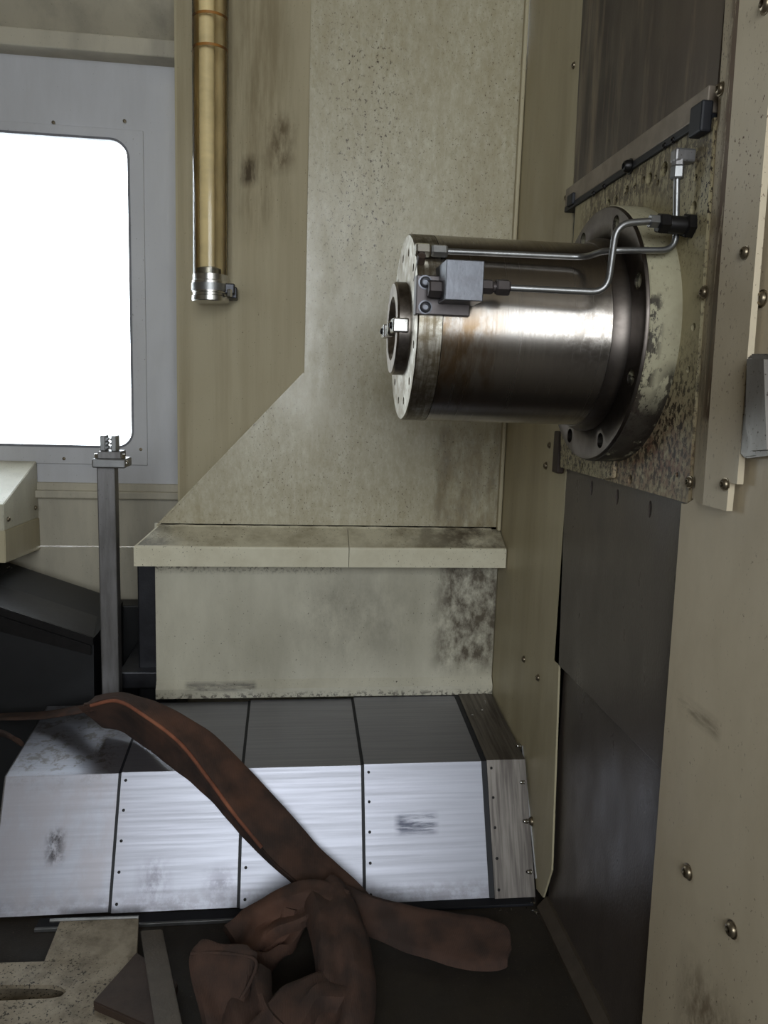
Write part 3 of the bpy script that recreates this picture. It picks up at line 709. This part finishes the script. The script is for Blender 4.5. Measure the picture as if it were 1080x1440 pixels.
# ================================================================== sling
def ribbon(P, N, width, thick=.010, n=10, fold=0.0, wob=.002, seed=0, layers=0.0):
    """flat webbing swept along P; N = direction across the strap at each point; fold bends the cross-section"""
    C = crom(P, n); W = crom(N, n); bm = bmesh.new(); rings = []; K = 12
    for i, p in enumerate(C):
        t = (C[min(i+1,len(C)-1)]-C[max(i-1,0)]).normalized()
        s = (W[i]-t*W[i].dot(t)); wl_ = s.length
        hw = width/2 if width else max(wl_, .004)
        s.normalize(); u = t.cross(s).normalized(); ring = []
        top, bot = [], []
        for k in range(K+1):
            a_ = -1+2*k/K
            edge = math.sqrt(max(0, 1-abs(a_)**6))
            lift = fold*(a_*a_) + wob*noise.noise(Vector((p.x*18+seed, p.y*18+a_*1.2, p.z*18)))*2 + layers*math.sin(a_*6.5+seed+2.5*noise.noise(Vector((p.x*7, p.y*7, seed))))
            top.append(p+s*(a_*hw)+u*(lift+thick/2*edge)); bot.append(p+s*(a_*hw)+u*(lift-thick/2*edge))
        rings.append([bm.verts.new(q) for q in top+bot[-2:0:-1]])
    m = len(rings[0])
    for A_, B_ in zip(rings, rings[1:]):
        for i in range(m): bm.faces.new((A_[i],A_[(i+1)%m],B_[(i+1)%m],B_[i]))
    bm.faces.new(rings[0]); bm.faces.new(rings[-1][::-1]); return bm

sl = thing('lifting_sling', 'long rust brown webbing lifting sling draped diagonally over the steel covers', 'sling', (0,1.5,0))
# main run: edges of the folded strap (upper edge, bright fold, lower edge), each at the depth at which it hangs
U = [(128,982,1.83),(175,976,1.79),(235,995,1.725),(300,1035,1.68),(363,1098,1.635),(415,1155,1.585),(464,1206,1.54),(508,1247,1.48),(545,1285,1.42)]
E_ = [(128,992,1.765),(165,986,1.735),(205,1008,1.695),(252,1044,1.645),(292,1094,1.60),(326,1140,1.565),(368,1192,1.53),(436,1258,1.46),(476,1300,1.41)]
D_ = [(130,1024,1.858),(166,1030,1.832),(198,1046,1.778),(242,1078,1.682),(282,1110,1.645),(322,1152,1.60),(364,1198,1.56),(434,1260,1.49),(474,1302,1.43)]
def between(A_, B_):
    A_ = [PY(*q) for q in A_]; B_ = [PY(*q) for q in B_]
    return [(p+q)/2 for p, q in zip(A_, B_)], [(q-p)/2 for p, q in zip(A_, B_)]
obj('strap', ribbon(*between(E_, U), None, .008, 12, .003, .0015, 1), 'sling', sl, 50)
obj('under_layer', ribbon(*between(D_, E_), None, .007, 12, .002, .0015, 5), 'sling', sl, 50)
obj('lit_orange_edge', tube(crom([PY(u,v,y-.002) for u, v, y in E_[:7]], 10), .0042, 10), 'sling_edge_lit', sl, 60)
# run to the left, lying behind the cover end
lP = [Vector((-1.12,1.70,.012)), Vector((-.98,1.80,.05)), Vector((-.86,1.88,.20))] + [PY(u,v,y) for u, v, y in ((-60,1012,1.93),(0,1008,1.92),(60,1005,1.90),(105,998,1.85),(140,992,1.79))]
obj('tail_strap', ribbon(lP, [Vector((.6,-.8,.05))]*3+[Vector((0,-.95,.10))]*5, .055, .008, 10, .002, .001, 9), 'sling', sl, 50)
lP = [Vector((-.98,1.62,.012)), Vector((-.84,1.74,.08))] + [PY(u,v,y) for u, v, y in ((-60,1020,1.84),(0,1030,1.83),(26,1042,1.80))]
obj('tail_strap', ribbon(lP, [Vector((.4,-.8,.2))]*2+[Vector((0,-.8,.6))]*3, .05, .010, 10, .002, .001, 13), 'sling', sl, 50)
# right tail lying on the bed
rP, rN = between([], []) if False else ([], [])
for (u0,v0,z0), (u1,v1,z1) in zip(((455,1290,.05),(530,1322,.035),(600,1350,.022),(655,1365,.018),(690,1366,.018),(708,1358,.020),(716,1342,.026)), ((470,1236,.11),(520,1258,.09),(600,1279,.062),(655,1288,.052),(692,1291,.050),(708,1298,.046),(717,1316,.036))):
    p, q = PZ(u0,v0,z0), PZ(u1,v1,z1); rP.append((p+q)/2); rN.append((q-p)/2)
obj('tail_strap', ribbon(rP, rN, None, .024, 12, .003, .003, 21), 'sling', sl, 50)
# heap in front: hanging bundle and coils
hb = [PZ(u,v,z) for u, v, z in ((455,1255,.10),(470,1290,.105),(482,1340,.095),(486,1400,.075),(470,1470,.05),(440,1540,.03))]
obj('bundle', ribbon(hb, [Vector((1,.1,.15))]*6, .105, .050, 10, -.010, .006, 31, .007), 'sling', sl, 50)
hb = [PZ(u,v,z) for u, v, z in ((330,1330,.05),(362,1304,.065),(398,1284,.085),(440,1270,.10),(480,1285,.10))]
obj('coil', ribbon(hb, [Vector((.35,.6,.55))]*5, .085, .034, 10, .008, .006, 37, .006), 'sling', sl, 50)
hb = [PZ(u,v,z) for u, v, z in ((415,1275,.09),(408,1300,.06),(392,1330,.035),(360,1360,.022),(300,1370,.020))]
obj('coil', ribbon(hb, [Vector((.8,.4,.3))]*5, .06, .030, 10, .004, .004, 41, .005), 'sling', sl, 50)
cP, cN = [], []
for (u0,v0,z0), (u1,v1,z1) in zip(((292,1470,.03),(282,1420,.06),(272,1375,.085),(268,1343,.105),(282,1338,.105)), ((352,1470,.02),(350,1430,.05),(356,1390,.075),(362,1350,.105),(352,1340,.110))):
    p, q = PZ(u0,v0,z0), PZ(u1,v1,z1); cP.append((p+q)/2); cN.append((q-p)/2)
obj('cuff', ribbon(cP, cN, None, .030, 10, -.010, .004, 43), 'sling', sl, 50)
obj('cuff_edge', tube(crom([PZ(u,v,z) for u, v, z in ((268,1341,.118),(300,1340,.120),(335,1343,.120),(356,1348,.118),(360,1360,.110),(350,1385,.095),(338,1405,.08))], 8), .0032, 8), 'sling', sl, 60)
hb = [PZ(u,v,z) for u, v, z in ((352,1392,.055),(352,1425,.062),(362,1460,.06),(395,1490,.05),(440,1510,.04))]
obj('coil', ribbon(hb, [Vector((.75,.3,.45))]*5, .095, .045, 10, .014, .006, 47, .008), 'sling', sl, 50)
hb = [PZ(u,v,z) for u, v, z in ((330,1500,.05),(380,1440,.07),(430,1405,.07),(480,1395,.06))]
obj('coil', ribbon(hb, [Vector((.5,-.6,.6))]*4, .12, .05, 10, .012, .006, 53, .008), 'sling', sl, 50)

# steel plate and bar lying against the heap
def slab(name, quad, dn, m, parent, bev=.002): return obj(name, prism([Vector(q) for q in quad], dn, bev), m, parent)
q = [PZ(130,1408,.045), PZ(192,1338,.055), PZ(250,1380,.06), PZ(225,1450,.05)]
o = obj('steel_wedge', prism(q, (.002,-.002,-.017), .002), 'rubbed_brown'); tag(o, 'dark brown steel wedge plate lying on the pitted table edge', 'plate')
q = [PZ(197,1308,.085), PZ(228,1306,.085), PZ(262,1470,.10), PZ(222,1470,.10)]
o = obj('steel_bar', prism(q, (.004,.006,-.030), .002), 'rail_dark'); tag(o, 'worn grey flat steel bar leaning between the wedge plate and the sling heap', 'bar')

# ================================================================== swarf
bm = bmesh.new()
def chips(n, f, s):
    for _ in range(n):
        p = f(); r = s*random.uniform(.5, 1.4); t = bmesh.new()
        bmesh.ops.create_cube(t, size=1); M_ = Matrix.Translation(p+Vector((0,0,r*.3))) @ Matrix.Rotation(random.uniform(0,6.3), 4, Vector((random.random(),random.random(),random.random()+.1)).normalized()) @ Matrix.Diagonal((r*2,r*.7,r*.35,1))
        t.transform(M_); merge(bm, t)
chips(26, lambda: Vector((random.uniform(.535,.556), random.uniform(1.48,1.545), .004)), .003)
chips(12, lambda: Vector((random.uniform(.44,.55), random.uniform(1.49,1.51), .003)), .002)
chips(10, lambda: Vector((random.uniform(.47,.545), random.uniform(1.80,1.95), .2995)), .003)
chips(40, lambda: (lambda t: chp(t, 2.34, .012)+Vector((xoff, random.uniform(-.05,.03), 0)))(random.uniform(.38,.75)), .0035)
o = obj('metal_swarf', bm, 'bright_steel'); o['kind'] = 'stuff'; tag(o, 'bright metal chips scattered on the chute, covers and bed corner', 'swarf')
